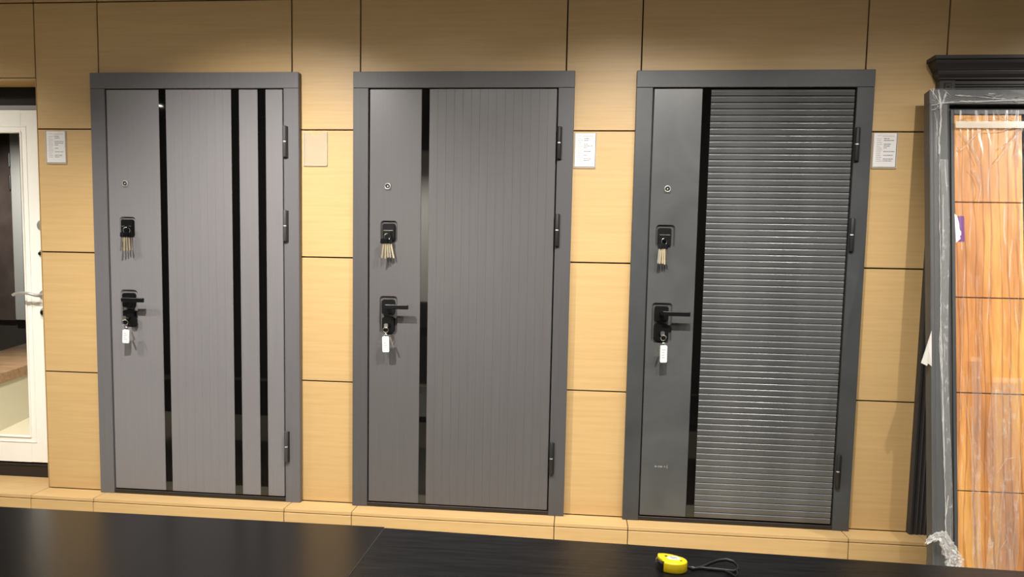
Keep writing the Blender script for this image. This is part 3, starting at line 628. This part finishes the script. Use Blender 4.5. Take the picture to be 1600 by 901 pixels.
# shallow fan of creases below the tape and long runs down the veneer
for p in ([(0.115, yw, 2.000), (0.15, yw, 1.95), (0.165, yw, 1.965), (0.20, yw, 2.005)],
          [(0.155, yw, 1.955), (0.178, yw, 1.90), (0.194, yw, 1.86)],
          [(0.365, yw, 2.015), (0.33, yw, 1.965), (0.275, yw, 1.925)], [(0.352, yw, 2.008), (0.315, yw, 1.945), (0.262, yw, 1.870)],
          [(0.365, yw, 2.01), (0.352, yw, 1.95), (0.338, yw, 1.89)], [(0.16, yw, 1.84), (0.185, yw, 1.81), (0.198, yw, 1.76), (0.188, yw, 1.70)],
          [(0.365, yw, 2.025), (0.28, yw, 2.0), (0.215, yw, 1.998)],
          [(0.105, yw, 1.93), (0.118, yw, 1.915), (0.140, yw, 1.935)]):
    fold(p, 0.0042, n=26)
for p in ([(0.150, yw, 0.86), (0.156, yw, 0.72), (0.170, yw, 0.55), (0.178, yw, 0.40), (0.176, yw, 0.25), (0.186, yw, 0.05)],
          [(0.128, yw, 0.90), (0.150, yw, 0.70), (0.158, yw, 0.45), (0.150, yw, 0.25)],
          [(0.300, yw, 0.86), (0.285, yw, 0.66), (0.262, yw, 0.48), (0.240, yw, 0.22)], [(0.345, yw, 0.80), (0.338, yw, 0.64), (0.318, yw, 0.45), (0.296, yw, 0.25)],
          [(0.250, yw, 0.60), (0.282, yw, 0.655), (0.316, yw, 0.662)], [(0.262, yw, 0.31), (0.280, yw, 0.34), (0.272, yw, 0.40)],
          [(0.120, yw, 1.30), (0.118, yw, 1.10), (0.112, yw, 0.95), (0.106, yw, 0.8)], [(0.19, yw, 1.29), (0.185, yw, 1.15), (0.192, yw, 1.02)],
          [(0.34, yw, 1.40), (0.338, yw, 1.30), (0.34, yw, 1.2)]):
    fold(p, 0.0030, mat=M_crease2, n=60)
# wide loose flap of doubled film low on the veneer and packing tape across the top
film('loose_film_band', 0.140, 0.176, 0.03, 1.06, -0.006, 0.004, 10, 110, M_flap, ln, 30, 4, 3.1,
     shape=lambda x, y, z, a, b: (x+0.022*(1-b)-0.010*math.sin(b*5), y, z))
film('loose_film_flap', 0.236, 0.352, 0.10, 0.98, -0.006, 0.006, 20, 110, M_flap, ln, 30, 4, 7.7,
     shape=lambda x, y, z, a, b: (x-0.055*(1-b)+0.012*math.sin(b*6), y, z))
b_ = bmesh.new(); bx(b_, 0.1005, LW-0.097, -0.0058, -0.0050, 2.012, 2.040); obj('packing_tape', b_, M_tapef, ln)
# torn corner of film sticking out to the left
b_ = bmesh.new(); zt, zb = vz(0.95), vz(0.812)
A = [(0.0, -0.004, zt), (-0.036, 0.010, zb+0.006), (-0.020, -0.006, zb-0.006), (-0.010, 0.004, zb+0.004), (0.0, -0.004, zb-0.008), (-0.014, -0.008, (zt+zb)/2)]
v = [b_.verts.new(p) for p in A]
for f in ((0, 1, 5), (1, 2, 5), (2, 3, 5), (3, 4, 5), (4, 0, 5)): b_.faces.new([v[i] for i in f])
obj('film_corner', b_, plain('milky_film', (0.70, 0.68, 0.62, 1), 0.25), ln)
# crumpled bundle of film at the foot
def crumple(i, j, a, b):
    return 0
b_ = bmesh.new(); V = []
NXc, NZc = 34, 46
for j in range(NZc+1):
    row = []; t = j/NZc
    cx = -0.030+0.10*min(1, t*1.5) ; cz = vz(0.118)+0.02*math.sin(min(1, t*1.6)*math.pi)-0.19*max(0, t-0.35)
    for i in range(NXc+1):
        a = i/NXc*math.pi*1.9
        rad = (0.016+0.016*t)*(1+0.75*noise.noise(Vector((i*0.38, j*0.30, 2.2)))+0.35*noise.noise(Vector((i*0.9, j*0.8, 5.2))))
        nx, nz = (0.5, 0.85) if t < 0.45 else (0.9, 0.25)
        row.append(b_.verts.new((cx+rad*math.cos(a)*nx, -0.026+rad*math.sin(a)*0.8, cz+rad*math.cos(a)*nz)))
    V.append(row)
for j in range(NZc):
    for i in range(NXc): b_.faces.new((V[j][i], V[j][i+1], V[j+1][i+1], V[j+1][i]))
obj('crumpled_film', b_, M_crump, ln)

# ================================================================= BLACK TABLES IN FRONT
def table(x0, x1, yf0, yf1, yn, label, mat, edge):
    t = thing('black_table', label, 'table', ((x0+x1)/2, (yf0+yn)/2, FZ), 'black tables standing end to end')
    cx, cy = t.location.x, t.location.y; zt = 0.25-FZ
    b_ = bmesh.new(); prism(b_, [(x0-cx, yn-cy), (x1-cx, yn-cy), (x1-cx, yf1-cy), (x0-cx, yf0-cy)], zt-0.036, zt, 'z')
    bmesh.ops.bevel(b_, geom=b_.edges[:], offset=0.0012, segments=1, profile=0.5, affect='EDGES')
    obj('tabletop', b_, mat, t)
    for sx in (x0-cx+0.10, x1-cx-0.14):
        for sy in (yn-cy+0.10, min(yf0, yf1)-cy-0.14):
            box('leg', (sx, sx+0.045, sy, sy+0.045, 0.0005, zt-0.0365), M_black, t, 0.002)
    return t
T1 = table(-0.75, 1.7035, -0.9395, -0.9272, -1.95, 'satin black table in the left foreground, its joint at the right end', M_tbl_a, None)
box('edge_band', (1.70370-0.4767-0.0, 1.70570-0.4767, -0.46, 0.50, 0.415, 0.4502), plain('grey_edge_band', (0.05, 0.048, 0.045, 1), 0.4), T1)
table(1.7065, 4.05, -0.9350, -1.0120, -1.98, 'black woodgrain table in the right foreground under the yellow tape measure', M_tbl_b, None)

# ================================================================= TAPE MEASURE
tm = thing('tape_measure', 'yellow tape measure with a black wrist strap lying on the black woodgrain table', 'tape measure', (2.680, -1.145, 0.2502), rot=(0, 0, -0.22))
K = 0.047
out = []
for k in range(25):                      # D shaped case: flat mouth corner at the upper left, round elsewhere
    a = math.radians(155-330*k/24) if False else 2*math.pi*k/24
    x, y = K*math.cos(a), 0.034*math.sin(a)
    out.append((x, y))
out = [(-0.047, 0.033), (-0.030, 0.0345), (-0.005, 0.034), (0.015, 0.031), (0.032, 0.024), (0.043, 0.012), (0.047, -0.002), (0.044, -0.016), (0.035, -0.028), (0.020, -0.036), (0.002, -0.039), (-0.016, -0.037), (-0.022, -0.034), (-0.024, -0.022), (-0.034, -0.012), (-0.044, 0.006), (-0.048, 0.022)]
b_ = bmesh.new(); prism(b_, out, 0.0, 0.033, 'z'); bmesh.ops.bevel(b_, geom=[e for e in b_.edges if abs(e.verts[0].co.z-e.verts[1].co.z) < 1e-5], offset=0.004, segments=3, profile=0.5, affect='EDGES')
case = obj('case', b_, M_yellow, tm, smooth=True)
b_ = bmesh.new(); prism(b_, [(0.004+0.021*math.cos(a), 0.006+0.0145*math.sin(a)) for a in [2*math.pi*k/24 for k in range(24)]], 0.0331, 0.0337, 'z'); lb = obj('case_label', b_, M_paper, tm)
b_ = bmesh.new()
for x0, x1, y0, y1 in ((-0.0100, 0.014, 0.0095, 0.0125), (-0.006, 0.016, 0.003, 0.0055)): bx(b_, x0, x1, y0, y1, 0.0338, 0.0341)
obj('label_print', b_, M_inkd, lb)
for q in ([(-0.021, 0.010), (-0.026, 0.016), (-0.019, 0.0185), (-0.014, 0.014)], [(0.029, -0.004), (0.033, -0.009), (0.026, -0.010), (0.024, -0.006)]):
    obj('label_arrow', prism(bmesh.new(), q, 0.0331, 0.0338, 'z'), M_black, lb)
b_ = bmesh.new(); prism(b_, [(-0.0245, -0.0345), (-0.0245, -0.021), (-0.035, -0.011), (-0.045, 0.002), (-0.043, -0.008), (-0.038, -0.022), (-0.031, -0.032)], 0.001, 0.027, 'z'); obj('mouth_guard', b_, M_rubber, tm)
b_ = bmesh.new(); bx(b_, -0.0505, -0.0485, 0.000, 0.022, 0.002, 0.024, 0.0006); bx(b_, -0.0495, -0.036, -0.010, -0.008, 0.006, 0.022); obj('end_hook', b_, M_steel, tm)
b_ = bmesh.new()
L1 = [(0.047, 0.004, 0.010), (0.062, 0.010, 0.006), (0.078, 0.016, 0.007), (0.092, 0.026, 0.010), (0.110, 0.050, 0.013), (0.135, 0.078, 0.016), (0.160, 0.090, 0.018), (0.182, 0.086, 0.016), (0.195, 0.068, 0.012), (0.196, 0.045, 0.010), (0.184, 0.030, 0.008), (0.160, 0.030, 0.007), (0.132, 0.030, 0.006), (0.108, 0.026, 0.006), (0.090, 0.022, 0.007), (0.074, 0.015, 0.006), (0.060, 0.008, 0.005)]
tube(b_, L1, 0.005, 8, False, flat=(0.0030, 0.0055)); st_ = obj('wrist_strap', b_, M_rubber, tm, smooth=True)
b_ = bmesh.new(); tube(b_, [(0.055, 0.010, 0.008), (0.062, 0.014, 0.009), (0.068, 0.012, 0.008)], 0.0035, 8); obj('strap_clip', b_, M_nickel, tm, smooth=True)
b_ = bmesh.new(); tube(b_, [(0.158, 0.030, 0.006), (0.176, 0.012, 0.008), (0.190, -0.004, 0.005), (0.196, 0.020, 0.006), (0.193, 0.040, 0.008)], 0.004, 8, False, flat=(0.0028, 0.005)); obj('strap_end', b_, M_rubber, tm, smooth=True)

# ================================================================= WHAT THE MIRROR AND THE BLACK GLASS REFLECT
od = thing('brown_door', 'dark brown door in a grey frame, seen reflected in the mirror of the white door', 'door', (-4.50, YF+0.001, 0))
box('leaf', (-0.85, -0.024, 0.001, 0.045, 0.36, 2.62), M_brownd, od)
box('side_casing', (0.004, 0.122, 0.001, 0.075, 0.37, 2.62), M_lgrey, od, 0.003)
b_ = bmesh.new()
for z in (1.95, 2.22):
    tube(b_, [(0.0, 0.085, z), (0.0, 0.085, z+0.16)], 0.012, 10)
obj('hinge', b_, M_black, od)
lgd = thing('white_door', 'white door standing opposite, seen only as a reflection in the black glass strip', 'door', (0.66, YF+0.001, 0))
box('leaf', (-0.40, 0.40, 0.001, 0.05, 0.735, 2.39), M_white, lgd, 0.003)
box('plinth', (-0.45, 0.45, 0.001, 0.06, 0.45, 0.733), M_portal, lgd, 0.003)
bn = thing('wooden_podium', 'brown wood podium with an added cream body, seen reflected low in the mirror of the white door', 'podium', (-2.70, -2.40, FZ))
quad = [(0.77, 1.45), (0.0, -1.05), (-0.86, -1.45), (0.08, 1.10)]
b_ = bmesh.new(); prism(b_, quad, 0.372, 0.45, 'z'); obj('podium_top', b_, M_bench, bn)
b_ = bmesh.new(); prism(b_, [(x*0.97, y*0.97) for x, y in quad], 0.0005, 0.3715, 'z'); obj('bright_floor_stand_in', b_, M_floor, bn)  # cream body added so the area below the wood reads as bright floor

# ================================================================= CEILING SPOTLIGHT HEADS (each lamp sits in front of its own head)
def lamp_head(x, y, z, ax, ay, az, lab):
    t = thing('ceiling_spotlight', lab, 'ceiling light', (x, y, CZ), 'ceiling spotlights over the display wall')
    b_ = bmesh.new(); tube(b_, [(0, 0, -0.0005), (0, 0, -0.030)], 0.045, 20); obj('mount', b_, M_black, t, smooth=True)
    d = (Vector((ax, ay, az))-Vector((x, y, z))).normalized(); c = Vector((0, 0, z-CZ))
    b_ = bmesh.new(); tube(b_, [c-d*0.115, c-d*0.028], 0.034, 20); tube(b_, [(0, 0, -0.030), c-d*0.09], 0.008, 8); obj('lamp_head', b_, M_black, t, smooth=True)
    m = M_led
    b_ = bmesh.new(); tube(b_, [c-d*0.0275, c-d*0.026], 0.026, 20); obj('led_lens', b_, m, t)
M_led = plain('led_emitter', (1, 1, 1, 1), 0.4)
M_led.node_tree.nodes['Principled BSDF'].inputs['Emission Color'].default_value = (1, 0.93, 0.82, 1)
M_led.node_tree.nodes['Principled BSDF'].inputs['Emission Strength'].default_value = 25
for (x, y, z, w, ax, az), lab in zip(LAMPS, ('in front of the white mirrored door', 'in front of the three-strip grey door', 'in front of the left half of the middle door', 'in front of the oak strip between the middle and the slatted door',
        'in front of the slatted dark door', 'in front of the left edge of the wrapped door', 'beyond the right edge of the wrapped door')):
    lamp_head(x, y, z, ax, 0.0, az, 'black ceiling spotlight ' + lab)
lamp_head(-1.70, -3.40, 2.60, -1.9, -3.2, 0.2, 'black ceiling spotlight further back, reflected as a bright dot in the glass strip')
